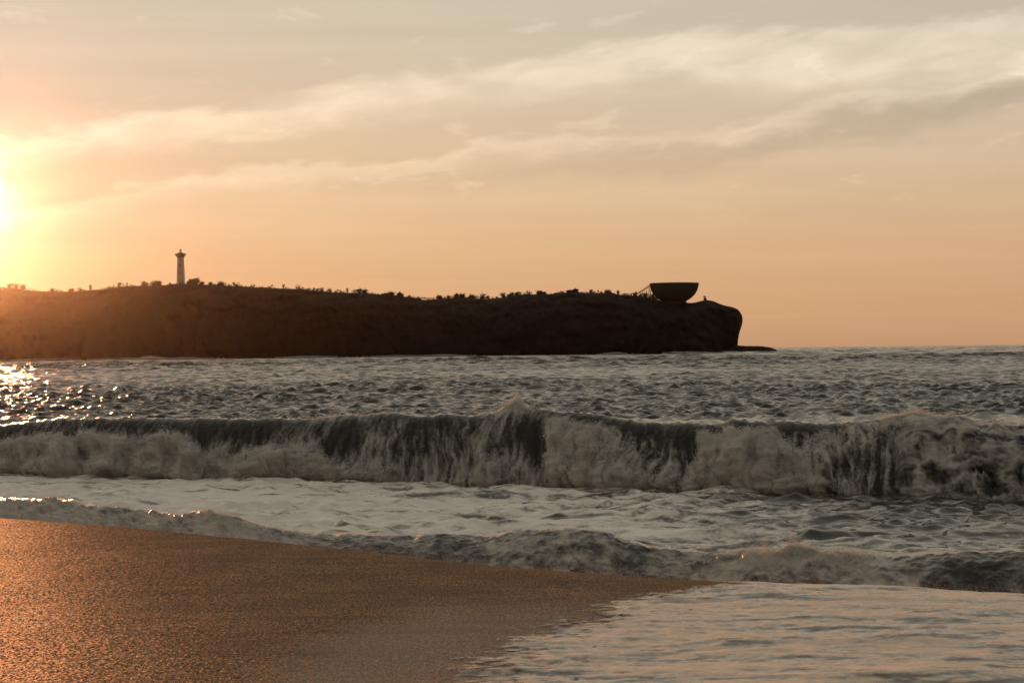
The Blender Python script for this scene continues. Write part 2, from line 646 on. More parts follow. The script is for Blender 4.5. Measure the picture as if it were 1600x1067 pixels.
def sea_waves(X, Y, spacing, amp, seed, lam_lo, lam_hi, count, spread, power, far=None):
    """sum of choppy wave trains running to the shore; waves finer than the grid are left out"""
    r = np.random.RandomState(seed)
    wob = [perlin(X / w, Y / w, seed + i) for i, w in enumerate((4.0, 9.0, 20.0, 45.0))]
    dz = np.zeros_like(X)
    dx = np.zeros_like(X)
    dy = np.zeros_like(X)
    for k in range(count):
        lam = lam_lo * (lam_hi / lam_lo) ** ((k + r.rand()) / count)
        th = -math.pi / 2 + r.randn() * spread * (1.0 if lam < 6 else .5)
        kx, ky = math.cos(th) * 2 * math.pi / lam, math.sin(th) * 2 * math.pi / lam
        a = amp * lam ** power * (0.6 + 0.8 * r.rand())
        ph = kx * X + ky * Y + r.rand() * 6.283 + 2.2 * wob[int(np.clip(math.log2(max(lam, 1.0)), 0, 3))]
        fade = np.clip(lam / spacing / 2.2 - 0.8, 0, 1)
        if far is not None and lam > 3.0:
            fade = fade * (.3 + 1.9 * far)
        c, s = np.cos(ph), np.sin(ph)
        dz += a * fade * c
        dx -= a * fade * s * math.cos(th) * .8
        dy -= a * fade * s * math.sin(th) * .8
    return dx, dy, dz


# ------------------------------------------------------------------ sea
def build_sea():
    tc = np.concatenate([np.linspace(-1.1, -.36, 20)[:-1], np.linspace(-.36, .36, 560), np.linspace(.36, 1.1, 20)[1:]])
    # rows: spacing 0.28 m at 118 m growing with distance^1.5
    d = 75.0
    rows = []
    while d < 6500 and len(rows) < 1200:
        rows.append(d)
        d += 0.23 * max(d / 118.0, 1.0) ** 1.2 if d > 112 else 1.2
        if d > 1330:
            d += 60
    rows = np.array(rows)
    d2, t2 = np.meshgrid(rows, tc, indexing='ij')
    X, Y = t2 * d2, d2.copy()
    sp = np.maximum(0.23 * np.maximum(d2 / 118, 1) ** 1.2, d2 * .0013)
    sp = np.where(np.abs(t2) > .36, d2 * .03, sp)
    gust = 0.75 + 0.5 * sstep(fbm(X / 60, Y / 90, 3, 5), -.4, .5)
    dx, dy, dz = sea_waves(X, Y, sp, .0150, 3, 0.6, 10.0, 130, 1.2, .55, sstep(d2, 260, 700))
    Z = dz * gust
    sw = fbm(X / 70, Y / 26, 3, 71) * .22
    P = np.stack([X + dx * gust, Y + dy * gust, Z + sw * sstep(-d2, -900, -150) - .05 - 2.0 * sstep(d2, 1135, 1180) * sstep(t2, .085, .10) * (t2 < .395)], -1)
    foam = np.clip((Z - .30) * 1.1, 0, .3)
    o = grid_object('sea', P, M_SEA, {'foam': foam})
    tag(o, 'open choppy sea between the breaker and the horizon', kind='structure')
    return o


def build_far_sea():
    """finer water out to the horizon beyond the point"""
    tc = np.linspace(.075, .40, 236)
    rows = [1120.0]
    while rows[-1] < 6600:
        rows.append(rows[-1] + 3.4 * (rows[-1] / 1200) ** 1.5)
    d2, t2 = np.meshgrid(np.array(rows), tc, indexing='ij')
    X, Y = t2 * d2, d2.copy()
    sp = 3.4 * (d2 / 1200) ** 1.5
    dx, dy, dz = sea_waves(X, Y, sp, .0075, 23, 8.0, 60.0, 44, 0.8, .80)
    o = grid_object('far_sea', np.stack([X + dx, Y + dy, dz - .05 - 1.2 * sstep(-d2, -1180, -1120)], -1), M_FARSEA, {'foam': np.zeros_like(X)})
    tag(o, 'distant open sea out to the horizon right of the headland', kind='structure')


build_far_sea()
build_sea()


# ------------------------------------------------------------------ surf water between the breakers
def build_surf():
    tc = np.linspace(-.5, .5, 640)
    vv = np.linspace(0, 1, 300)
    v, t = np.meshgrid(vv, tc, indexing='ij')
    far = foot_d(tc)[None, :] + 1.5
    near = shore_d(tc)[None, :] - .5
    d = near * (far / near) ** v
    X, Y = t * d, d
    dx, dy, dz = sea_waves(X, Y, np.full_like(X, .13), .0080, 11, 0.35, 3.5, 70, 1.0, .6)
    hump = np.maximum(fbm(X / 4.5, Y / 2.2, 4, 40), 0) * .28
    calm = .55 + .45 * sstep(fbm(X / 9, Y / 4, 2, 60), -.3, .4)
    Z = dz * calm + hump * .8 + .02
    Z += .22 * sstep(v, .5, 0.0)
    Z -= .35 * sstep(v, .04, 0.0)
    foam = .60 + .75 * fbm(X / 5.0, Y / 1.2, 4, 80) + .6 * fbm(X / 1.5, Y / .40, 4, 84, .6) + .5 * fbm(X / .55, Y / .2, 3, 88, .6) - 1.9 * np.maximum(Z - .16 - .22 * sstep(v, .5, 0), 0)
    foam = foam + .14 * sstep(-t2px(t), -900, -500) - .75 * sstep(t2px(t), 850, 1450)  # foam weighted to the left, standing in for the brighter sky reflected there
    o = grid_object('surf', np.stack([X + dx * calm, Y + dy * calm, Z], -1), M_SURF, {'foam': np.clip(foam, .05, 1)})
    tag(o, 'flat foam-streaked water between the big breaker and the shore wave', kind='structure')


build_surf()


# ------------------------------------------------------------------ breaking waves
def bilinear(px, q, xs, levels, tab):
    """foam table lookup: columns xs, levels 0..1"""
    tab = np.asarray(tab, float)
    xi = np.clip(np.searchsorted(xs, px) - 1, 0, len(xs) - 2)
    fx = sstep((px - np.take(xs, xi)) / (np.take(xs, xi + 1) - np.take(xs, xi)), 0, 1)
    qs = np.clip(q, 0, 1) * (tab.shape[1] - 1)
    qi = np.clip(np.floor(qs).astype(int), 0, tab.shape[1] - 2)
    fq = qs - qi
    a = tab[xi, qi] * (1 - fq) + tab[xi, qi + 1] * fq
    b = tab[xi + 1, qi] * (1 - fq) + tab[xi + 1, qi + 1] * fq
    return a * (1 - fx) + b * fx


def normals(P):
    du = np.gradient(P, axis=1)
    dv = np.gradient(P, axis=0)
    n = np.cross(du, dv)
    n /= np.linalg.norm(n, axis=-1, keepdims=True) + 1e-9
    flip = (n[..., 1] > 0) & (np.abs(n[..., 1]) > np.abs(n[..., 2]))
    n[flip] *= -1
    return n


BX = np.array([-300, 0, 150, 230, 270, 310, 380, 440, 490, 540, 590, 650, 720, 775, 805, 835, 870, 930, 1000, 1070,
               1110, 1180, 1230, 1320, 1420, 1500, 1600, 1900], float)
BT = [[.30, .30, .40, .60, .85, .90], [.30, .30, .40, .72, .95, .95], [.30, .35, .45, .70, .95, .95],
      [.22, .20, .30, .55, .95, .95], [.20, .18, .35, .85, .98, .95], [.18, .12, .14, .35, .85, .95],
      [.18, .12, .14, .40, .88, .95], [.30, .32, .40, .60, .88, .90], [.60, .60, .60, .65, .80, .85],
      [.55, .48, .20, .18, .50, .80], [.40, .48, .55, .55, .62, .75], [.30, .36, .40, .45, .55, .70],
      [.32, .38, .45, .50, .60, .70], [.60, .60, .60, .60, .65, .75], [.95, .80, .60, .45, .50, .70],
      [.45, .50, .30, .10, .30, .65], [.22, .60, .85, .85, .80, .75], [.12, .32, .75, .80, .78, .80],
      [.10, .12, .36, .58, .72, .80], [.10, .12, .18, .30, .52, .72], [.18, .50, .95, .98, .95, .90],
      [.12, .30, .88, .95, .95, .90], [.14, .20, .60, .75, .82, .82], [.40, .62, .72, .66, .60, .62],
      [.90, .72, .58, .48, .46, .50], [.60, .60, .52, .50, .46, .45], [.50, .52, .46, .40, .30, .28],
      [.5, .5, .45, .4, .3, .3]]


def build_breaker():
    tc = np.linspace(-.42, .42, 1180)
    nb, nf = 34, 190
    px = t2px(tc)
    foot = foot_d(tc)
    W = 1.7 + .35 * perlin(tc * 40, 3.3, 9) + .9 * sstep(px, 1250, 1600)
    crest = foot + W
    W = W + .55 * fbm(tc * 34, 0 * tc, 4, 17, .6)
    cpy = np.interp(px, [-600, 0, 60, 120, 200, 260, 330, 400, 480, 540, 600, 660, 720, 770, 793, 806, 822, 870, 950, 1050, 1110, 1160, 1250, 1350, 1400, 1430, 1480, 1530, 1600, 2200],
                    [668, 664, 657, 655, 652, 655, 653, 655, 655, 649, 645, 649, 648, 645, 634, 627, 635, 642, 651, 662, 660, 656, 661, 661, 649, 645, 652, 662, 664, 672])
    zc = zat(px, cpy, crest)
    zc = zc + .05 * fbm(tc * 130, 0 * tc, 4, 21, .6) + .10 * fbm(tc * 38, 0 * tc, 3, 22)
    rows = []
    q_rows = []
    for k in range(nb):                       # back of the wave
        s = k / nb
        e = s * s * (3 - 2 * s)
        rows.append(np.stack([tc * (crest + 13 * (1 - s)), crest + 13 * (1 - s), -.6 + (zc + .6) * e], -1))
        q_rows.append(0 * tc - .2 * (1 - s))
    for k in range(nf):                       # falling curtain
        s = k / (nf - 1) * 1.16
        a = np.minimum(s, 1.0)
        over = max(s - 1.0, 0.0)
        y = crest - W * a - over * 6.0
        z = zc * (1 - a ** 2.0) - over * 1.0
        rows.append(np.stack([tc * y, y, z], -1))
        q_rows.append(0 * tc + s)
    P = np.stack(rows, 0)
    q = np.stack(q_rows, 0)
    pxg = np.broadcast_to(px, q.shape)
    Xg = P[..., 0]
    arc = np.cumsum(np.linalg.norm(np.diff(P, axis=0, prepend=P[:1]), axis=-1), 0)
    foam = bilinear(pxg + 16 * perlin(Xg * .9, arc * .9, 31), q + .20 * fbm(Xg * .55, arc * .35, 4, 33), BX, None, BT)
    lean = Xg + (.35 + .9 * perlin(Xg * .22, .3, 16)) * (q - .4) + .3 * perlin(Xg * .35, 1.7, 14) + .20 * fbm(Xg * .8, arc * .8, 3, 15)
    streak = fbm(lean * 4.5, arc * .9, 5, 50, .65)
    fine = fbm(lean * 17, arc * 2.2, 3, 57, .6)
    lump = billow(Xg * .8, arc * .8, 5, 63, .5) - .9
    lace = np.abs(fbm(Xg * .8, arc * 1.1, 5, 90, .55))
    bore = sstep(pxg, 1360, 1460)
    qq = np.clip(q, 0, 1)
    front = sstep(q, .0, .10)
    white = sstep(foam, .55, .9)
    N = normals(P)
    amp = front * (.045 * streak + .014 * fine) * (1 - .6 * white) * (.4 + .9 * qq)
    amp += front * white * (.22 * lump + .025 * fine) * (.35 + .9 * qq) * (1 - sstep(q, 1.0, 1.13))
    swell = front * white * sstep(qq, .3, .75) * (1 - sstep(q, .92, 1.12)) * np.clip(.42 + .75 * fbm(Xg * .5, arc * .6, 4, 130, .55), .05, 1.1)
    amp += front * bore * (.34 * fbm(Xg * .55, arc * .55, 5, 101, .55))
    P = P + N * (amp + swell)[..., None]
    cr = np.exp(-((q - 0) / .06) ** 2)
    P[..., 2] += cr * .05 * fbm(Xg * 6, arc * 3, 4, 121)
    f = foam * (1.0 + (1 - white) * .7 * streak + .3 * fine) - .06
    f = np.where(bore > 0, f * (1 - bore) + bore * (foam * 1.0 + .35 - 1.2 * lace), f)
    right = sstep(pxg, 840, 900) * (1 - bore)
    f = f * (1 - right) + right * ((f - .30) * 1.55 + .12)
    f *= sstep(q, -.18, -.02)
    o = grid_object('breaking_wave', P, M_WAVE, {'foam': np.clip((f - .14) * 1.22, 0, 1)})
    tag(o, 'long breaking wave with a dark streaked face and white water at its foot', 'wave', kind='structure')

    # spray around the white water
    r = np.random.RandomState(4)
    wgt = (front * sstep(foam, .62, .95) * sstep(qq, .05, .5) * (1 - sstep(q, 1.0, 1.1)) * (1 - .7 * bore)).reshape(-1)
    wgt += (.5 * np.exp(-((q - .02) / .05) ** 2) * sstep(foam, .3, .7)).reshape(-1)
    idx = r.choice(len(wgt), 210000, p=wgt / wgt.sum())
    base = P.reshape(-1, 3)[idx]
    off = r.exponential(.085, len(idx))
    nn = N.reshape(-1, 3)[idx]
    clump = np.clip(.5 + 1.3 * fbm(base[:, 0] * 1.7, base[:, 2] * 2.2, 3, 140), .1, 1.6)
    p = base + nn * (off * clump)[:, None] + r.randn(len(idx), 3) * .035
    p[:, 2] += r.exponential(.05, len(idx)) * clump
    rad = .004 + .007 * r.rand(len(idx)) ** 2
    # plumes thrown up at the peak and on the right shoulder
    extra = []
    for (cpx, w, h, n) in ((806, 10, .34, 9000), (1425, 34, .22, 9000), (1390, 20, .16, 4000), (1565, 8, .22, 1200), (560, 60, .07, 5000), (120, 60, .06, 4000)):
        tt = T(cpx + r.randn(n) * w)
        dd = np.interp(tt, tc, crest)
        zz = np.interp(tt, tc, zc)
        k = np.exp(-((t2px(tt) - cpx) / (w * 1.6)) ** 2)
        z = zz - .15 + r.rand(n) ** 1.8 * (h + .15) * k * (.6 + .8 * np.abs(perlin(tt * 900, 0 * tt, 150)))
        extra.append(np.stack([tt * dd + r.randn(n) * .03, dd + r.randn(n) * .15, z], -1))
    e = np.concatenate(extra)
    p = np.concatenate([p, e])
    rad = np.concatenate([rad, .003 + .006 * r.rand(len(e)) ** 2])
    s = points_object('wave_spray', p, rad, M_DROP)
    tag(s, 'mist of fine white spray along the foot and crest of the breaker', 'spray', kind='stuff')


build_breaker()

SX = np.array([-300, 0, 60, 110, 200, 290, 340, 390, 450, 560, 640, 720, 800, 880, 960, 1050, 1120, 1170, 1250, 1320, 1400, 1500, 1600, 1900], float)
ST = [[.6, .6, .7, .8], [.75, .75, .8, .8], [.7, .8, .85, .85], [.6, .8, .85, .8], [.6, .7, .8, .8], [.6, .7, .85, .9], [.75, .9, .9, .9],
      [.5, .7, .85, .85], [.5, .5, .6, .6], [.35, .35, .25, .25], [.35, .35, .3, .3], [.4, .4, .35, .35], [.35, .5, .5, .4], [.35, .45, .5, .4],
      [.35, .4, .4, .4], [.4, .5, .55, .5], [.5, .65, .6, .5], [.80, .75, .40, .25], [.85, .70, .25, .15], [.80, .70, .40, .35],
      [.4, .45, .5, .55], [.25, .30, .35, .45], [.2, .25, .3, .4], [.3, .4, .4, .5]]


def build_shore_wave():
    tc = np.linspace(-.42, .42, 980)
    nb, nf = 20, 96
    px = t2px(tc)
    foot = shore_d(tc)
    W = 1.5 + .4 * perlin(tc * 30, .2, 19)
    crest = foot + W
    cpy = np.interp(px, [-600, -100, 0, 50, 110, 160, 220, 280, 320, 350, 390, 430, 480, 560, 640, 700, 760, 820, 880, 920, 960, 1010, 1060, 1110, 1160, 1210, 1260, 1300, 1340, 1400, 1460, 1520, 1600, 2200],
                    [760, 776, 779, 780, 783, 792, 797, 803, 799, 803, 815, 826, 833, 834, 838, 836, 836, 829, 824, 827, 838, 853, 861, 864, 862, 858, 857, 860, 866, 869, 864, 862, 862, 868])
    zc = zat(px, cpy, crest) + .02 * fbm(tc * 160, 0 * tc, 3, 27)
    zb = .25
    rows, qr = [], []
    for k in range(nb):
        s = k / nb
        e = s * s * (3 - 2 * s)
        y = crest + 5.0 * (1 - s)
        rows.append(np.stack([tc * y, y, -.1 + (zc + .1) * e], -1))
        qr.append(0 * tc - (1 - s))
    for k in range(nf):
        s = k / (nf - 1) * 1.25
        a = np.minimum(s, 1.0)
        over = max(s - 1, 0)
        y = crest - W * a - over * 8
        z = zb + (zc - zb) * (1 - a ** 1.7) + over * .4
        rows.append(np.stack([tc * y, y, z], -1))
        qr.append(0 * tc + s)
    P = np.stack(rows, 0)
    q = np.stack(qr, 0)
    pxg = np.broadcast_to(px, q.shape)
    Xg = P[..., 0]
    arc = np.cumsum(np.linalg.norm(np.diff(P, axis=0, prepend=P[:1]), axis=-1), 0)
    foam = bilinear(pxg + 10 * perlin(Xg * 1.5, arc * 1.5, 37), q, SX, None, ST)
    foam = np.where(q < 0, .45 + .5 * fbm(Xg / 2.5, arc / 1.2, 3, 200), foam)
    front = sstep(q, -.15, .12)
    qq = np.clip(q, 0, 1)
    white = sstep(foam, .45, .8)
    lump = billow(Xg * 1.9, arc * 2.2, 5, 163, .55) - .9
    streak = fbm(Xg * 3.2 + arc * .8, arc * 3.0 - Xg, 5, 170, .62)
    N = normals(P)
    amp = front * ((.02 + .065 * white) * lump + .02 * streak) * (1 - .6 * sstep(q, 1.0, 1.2))
    P = P + N * amp[..., None]
    P[..., 2] += .06 * fbm(Xg * 1.1, P[..., 1] * 1.6, 4, 210) * (.4 + .6 * (q < .3))
    P[0, :, 2] -= .3
    f = foam * (1 + .9 * streak * (1 - .5 * white))
    o = grid_object('shore_wave', P, M_SHORE, {'foam': np.clip(f, .03, 1)})
    tag(o, 'small foaming wave collapsing against the edge of the sand', 'wave', kind='structure')

    r = np.random.RandomState(8)
    wgt = (np.exp(-((q - .05) / .2) ** 2) * sstep(foam, .55, .85) + .12 * front * sstep(foam, .5, .9) * (q < 1)).reshape(-1)
    wgt *= .35 + .65 * sstep(np.repeat(px[None, :], q.shape[0], 0).reshape(-1), 150, 330)
    idx = r.choice(len(wgt), 42000, p=wgt / wgt.sum())
    base = P.reshape(-1, 3)[idx]
    clump = np.clip(.5 + 1.5 * fbm(base[:, 0] * 3, base[:, 2] * 3, 3, 240), .08, 1.7)
    p = base + r.randn(len(idx), 3) * .018
    p[:, 2] += r.exponential(.045, len(idx)) * clump
    p[:, 1] -= r.exponential(.04, len(idx)) * clump
    # low mist blown along the edge of the sand
    n = 34000
    pm = 330 + (1 - r.rand(n) ** 1.3) * 1500
    tm = T(pm)
    dm = berm_d(tm) + r.randn(n) * .5 + .35
    zm = 1.70 + r.exponential(.028, n) * np.clip(.6 + 1.2 * fbm(tm * 60, dm * .5, 3, 250), .1, 2)
    p = np.concatenate([p, np.stack([tm * dm, dm, zm], -1)])
    rad = np.concatenate([.002 + .004 * r.rand(len(idx)) ** 2, .0006 + .0012 * r.rand(n) ** 2])
    s = points_object('shore_spray', p, rad, M_DROP)
    tag(s, 'fine spray thrown up along the shore wave and the sand edge', 'spray', kind='stuff')


build_shore_wave()


# ------------------------------------------------------------------ beach and swash
def swash_edge(py):
    return np.interp(py, [880, 905, 909, 915, 925, 935, 945, 965, 985, 1000, 1020, 1040, 1067, 1110, 1180],
                     [1600, 1170, 1105, 1060, 1000, 940, 885, 855, 805, 735, 708, 692, 655, 610, 540])


def beach_z(X, Y):
    t = X / np.maximum(Y, 6.0)
    s = Y - berm_d(t)
    z = 1.75 - .05 * np.clip(-s - 1, 0, 30) ** .8 * .0
    z = 1.77 - .16 * np.logaddexp(0, (s - .1) * 3.0) / 3.0
    z = np.maximum(z, -1.2)
    z = z + .02 * fbm(X / 2.6, Y / 2.6, 3, 300)
    return z


def ground_px(X, Y, Z):
    """photograph column and row of ground points"""
    d = np.stack([X, Y, Z - EYE], -1) @ R3
    return 800 + F * d[..., 0] / -d[..., 2], 533.5 - F * d[..., 1] / -d[..., 2]


def build_beach():
    tc = np.concatenate([np.linspace(-1.3, -.34, 24)[:-1], np.linspace(-.34, .34, 800), np.linspace(.34, 1.3, 24)[1:]])
    rows = [-60, -40, -25, -15, -8, -3, 1, 4, 6, 7.5, 9, 10]
    d = 10.6
    while d < 40:
        rows.append(d)
        d += .034 * (d / 12.0) ** 1.2 if d < 30 else .4
    rows = np.array(rows)
    Yg, t = np.meshgrid(rows, tc, indexing='ij')
    X = t * np.where(Yg < 10, 10 + (10 - Yg) * .6, Yg)
    Z = beach_z(X, Yg)
    fine = (Yg > 10.4) & (np.abs(t) < .345)
    pxg, pyg = ground_px(X, np.maximum(Yg, 5), Z)
    e = pxg - swash_edge(pyg) + 40 * fbm(X * 1.2, Yg * 1.0, 3, 320)
    film = sstep(e, -330, -150) * sstep(pyg, 905, 985) + .0
    film = np.clip(film, 0, 1)
    crumb = fbm(X * 16.0, Yg * 9.0, 3, 330, .8)
    Z = Z + np.where(fine, .0022 * crumb * (1 - .3 * film), 0)
    o = grid_object('beach', np.stack([X, Yg, Z], -1), M_SAND, {'wet': film})
    tag(o, 'brown coarse wet sand beach in the foreground', kind='structure')


build_beach()


def build_swash():
    tc = np.linspace(-.12, .42, 620)
    rows = np.concatenate([np.linspace(9.5, 17, 170), np.linspace(17.03, 25, 130)])
    Yg, t = np.meshgrid(rows, tc, indexing='ij')
    X = t * Yg
    Zb = beach_z(X, Yg)
    pxg, pyg = ground_px(X, Yg, Zb)
    wob = 48 * fbm(X * 1.3, Yg * 1.0, 6, 400, .78)
    e = (pxg - swash_edge(pyg) + wob) / F * Yg / 1.0           # metres inside the edge
    depth = (.007 * (1 - np.exp(-np.maximum(e, 0) / .25))) + .008 * np.clip(e, 0, 2)
    depth = np.where(e < 0, -.03 * np.clip(-e / .25, 0, 1), depth)
    hole = fbm(X * 3.2, Yg * 4.0, 4, 405, .65) - np.clip(e, 0, 3) * .55
    depth = depth - .02 * sstep(hole, .08, .35)
    roll = np.exp(-((e - .10) / .09) ** 2) * .002 * (1 + 2.0 * fbm(X * 5, Yg * 5, 3, 410))
    inside = sstep(e, .02, .4)
    flow = fbm(X * .9 + Yg * .6, Yg * 2.6, 5, 420, .58)
    rip = fbm(X * 5, Yg * 7, 3, 430)
    wave = np.maximum(fbm(X * .5 - Yg * .2, Yg * 1.1, 3, 440), 0)
    Z = Zb + depth + roll * sstep(e, 0, .05) + inside * (.014 * flow + .006 * rip + .05 * wave)
    foam = .62 + .85 * flow + .6 * fbm(X * 4, Yg * 9, 3, 450, .6) - .75 * wave * inside 
    foam -= (1 - sstep(e, 0, .9)) * (.30 - .9 * fbm(X * 4.5, Yg * 3.0, 4, 460, .6))
    foam -= .22 * sstep(pxg, 1250, 1700) * sstep(pyg, 960, 1060)
    o = grid_object('swash', np.stack([X, Yg, Z], -1), M_SWASH, {'foam': np.clip(foam, 0, 1), 'cover': np.clip(.02 + .98 * (1 - np.exp(-np.maximum(e, 0) / .55)), 0, 1)})
    tag(o, 'thin sheet of foamy backwash spreading over the sand at lower right', kind='structure')


build_swash()

# ------------------------------------------------------------------ headland
DH = 1350.0                                   # distance of the ridge
RIDGE = [(-900, 470), (-600, 462), (-300, 456), (-60, 452), (0, 450), (22, 450), (40, 454), (60, 455), (90, 456), (120, 456), (150, 453), (178, 451), (188, 448), (210, 447),
         (240, 447), (262, 445), (280, 444), (300, 444), (330, 445), (360, 447), (400, 449), (440, 451), (480, 453), (520, 457), (560, 458), (600, 461), (640, 464),
         (660, 469), (680, 468), (700, 466), (720, 464), (745, 467), (770, 467), (788, 465), (800, 461), (830, 460), (860, 460), (880, 457), (900, 457),
         (930, 458), (955, 458), (975, 461), (990, 462), (1005, 463), (1014, 466), (1025, 467), (1033, 471), (1045, 473), (1068, 473), (1084, 473), (1093, 471),
         (1100, 469), (1110, 469), (1118, 472), (1128, 476), (1140, 479), (1150, 481), (1155, 485), (1159.5, 492), (1161, 500), (1159.5, 508), (1156.5, 516),
         (1154, 525), (1153, 535), (1152.5, 543), (1153, 550), (1153, 556)]


def ridge_y(px):
    xs = [a for a, b in RIDGE if a <= 1150]
    return float(np.interp(px, xs, [b for a, b in RIDGE if a <= 1150]))


def ridge_pt(px, dy=0.0, d=DH):
    return pt(px, ridge_y(px) + dy, d)


def build_headland():
    pts = np.array(RIDGE, float)
    seg = np.concatenate([[0], np.cumsum(np.hypot(*np.diff(pts, axis=0).T))])
    n = 760
    s = np.linspace(0, seg[-1], n)
    x = np.interp(s, seg, pts[:, 0])
    y = np.interp(s, seg, pts[:, 1])
    kn = np.ones(5) / 5
    xs = np.convolve(np.pad(x, 2, 'edge'), kn, 'valid')
    ys = np.convolve(np.pad(y, 2, 'edge'), kn, 'valid')
    ridge = np.array([pt(a, b, DH) for a, b in zip(xs, ys)])
    r = np.random.RandomState(2)
    ridge[:, 2] += .35 * fbm(ridge[:, 0] / 7, 0 * s, 4, 500)
    ridge[:, 2] = np.where(ys > 545, np.minimum(ridge[:, 2], -1.5), ridge[:, 2])
    nose = sstep(xs, 1060, 1150) * 1.0
    rows = []
    prof = np.linspace(0, 1, 34)
    basex = np.minimum(ridge[:, 0], pt(1138, 540, DH)[0])
    for side in (-1, 1):                      # back first, then the face towards the sea
        order = prof[::-1] if side == -1 else prof[1:]
        for a in order:
            w = (170.0 if side == -1 else 55.0) * (1 - .72 * nose)
            # rounded brow, then a steep slope to the water
            drop = a ** 1.7 if side == 1 else a ** 2.2
            yy = DH + (-1 if side == 1 else 1) * w * (1 - (1 - a) ** 1.5)
            zz = ridge[:, 2] * (1 - drop) - 3.0 * drop
            xx = ridge[:, 0] * (1 - a * nose) + basex * a * nose
            rows.append(np.stack([xx, np.full_like(xx, 0) + yy, zz], -1))
    P = np.stack(rows, 0)
    X, Y, Z = P[..., 0], P[..., 1], P[..., 2]
    ridge_row = 33
    k = np.abs(np.arange(P.shape[0]) - ridge_row)[:, None] / 33.0
    amp = sstep(k, 0, .15)
    g = fbm(X / 22, Z / 14 + Y / 30, 5, 510, .6)
    Y -= amp * (5.5 * g + 2.5 * fbm(X / 5, Z / 4, 3, 520)) * np.where(np.arange(P.shape[0])[:, None] > ridge_row, 1, -1)
    Z -= amp * np.abs(1.2 * fbm(X / 9, Y / 9, 3, 530)) * sstep(Z, 0, 6)
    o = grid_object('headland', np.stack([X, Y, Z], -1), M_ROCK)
    tag(o, 'long dark rocky headland running out from the left', kind='structure')
    return np.stack([X, Y, Z], -1), ridge_row


HEAD, RROW = build_headland()


def build_shelf():
    """low rock ledge at the foot of the point"""
    n, m = 70, 22
    prof = [(1120, 545, 6), (1150, 539.5, 12), (1165, 540.5, 15), (1190, 540.8, 15), (1203, 542.8, 13), (1210, 545, 9), (1216, 549.5, 3), (1218, 553, .5)]
    px = np.linspace(1120, 1218, n)
    py = np.interp(px, [p[0] for p in prof], [p[1] for p in prof])
    hw = np.interp(px, [p[0] for p in prof], [p[2] for p in prof])
    P = np.zeros((m, n, 3))
    for j in range(n):
        c = pt(px[j], py[j], DH - 8)
        top = c[2]
        for i in range(m):
            a = i / (m - 1) * 2 - 1
            sh = (1 - abs(a) ** 3.5)
            P[i, j] = (c[0], c[1] + a * hw[j], -1.5 + (top + 1.5) * sh + .25 * float(perlin(px[j] / 5, a * 3, 540)) * sh)
    o = grid_object('rock_shelf', P, M_DARKROCK)
    tag(o, 'low flat rock ledge at the water beyond the cliff end', kind='structure')


build_shelf()


def build_scrub():
    """mass of low scrub over the headland: small leaf faces"""
    r = np.random.RandomState(6)
    nrow, ncol = HEAD.shape[:2]
    n = 26000
    ii = np.where(r.rand(n) < .42, RROW + r.exponential(1.6, n) * np.where(r.rand(n) < .5, 1, -1), RROW + r.rand(n) * 24)
    ii = np.clip(ii, 4, nrow - 12)
    jj = r.rand(n) * (ncol - 60)
    pxl = (ncol - 60)
    i0, j0 = ii.astype(int), jj.astype(int)
    fi, fj = (ii - i0)[:, None], (jj - j0)[:, None]
    base = HEAD[i0, j0] * (1 - fi) * (1 - fj) + HEAD[i0 + 1, j0] * fi * (1 - fj) + HEAD[i0, j0 + 1] * (1 - fi) * fj + HEAD[i0 + 1, j0 + 1] * fi * fj
    clump = np.clip(.35 + 1.6 * fbm(base[:, 0] / 6.0, base[:, 1] / 20, 4, 560, .6), .05, 1.5)
    keep = base[:, 0] < pt(1135, 480, DH)[0]
    flat = (base[:, 0] > pt(1028, 470, DH)[0])
    clump = np.where(flat, .12, clump)
    c = base + np.stack([r.randn(n) * .5, r.randn(n) * .5, r.rand(n) * 2.1 * clump - .1], -1)
    s = .25 + .6 * r.rand(n) * np.clip(clump, .3, 1.2)
    a = r.randn(n, 3)
    a /= np.linalg.norm(a, axis=1, keepdims=True)
    b = np.cross(a, r.randn(n, 3))
    b /= np.linalg.norm(b, axis=1, keepdims=True)
    v = np.stack([c + a * s[:, None], c + b * s[:, None] * .7, c - a * s[:, None], c - b * s[:, None] * .7], 1)[keep]
    m = len(v)
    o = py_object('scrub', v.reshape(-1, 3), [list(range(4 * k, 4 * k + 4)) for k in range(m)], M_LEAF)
    tag(o, 'low dark scrub covering the headland', 'scrub', kind='stuff')


build_scrub()


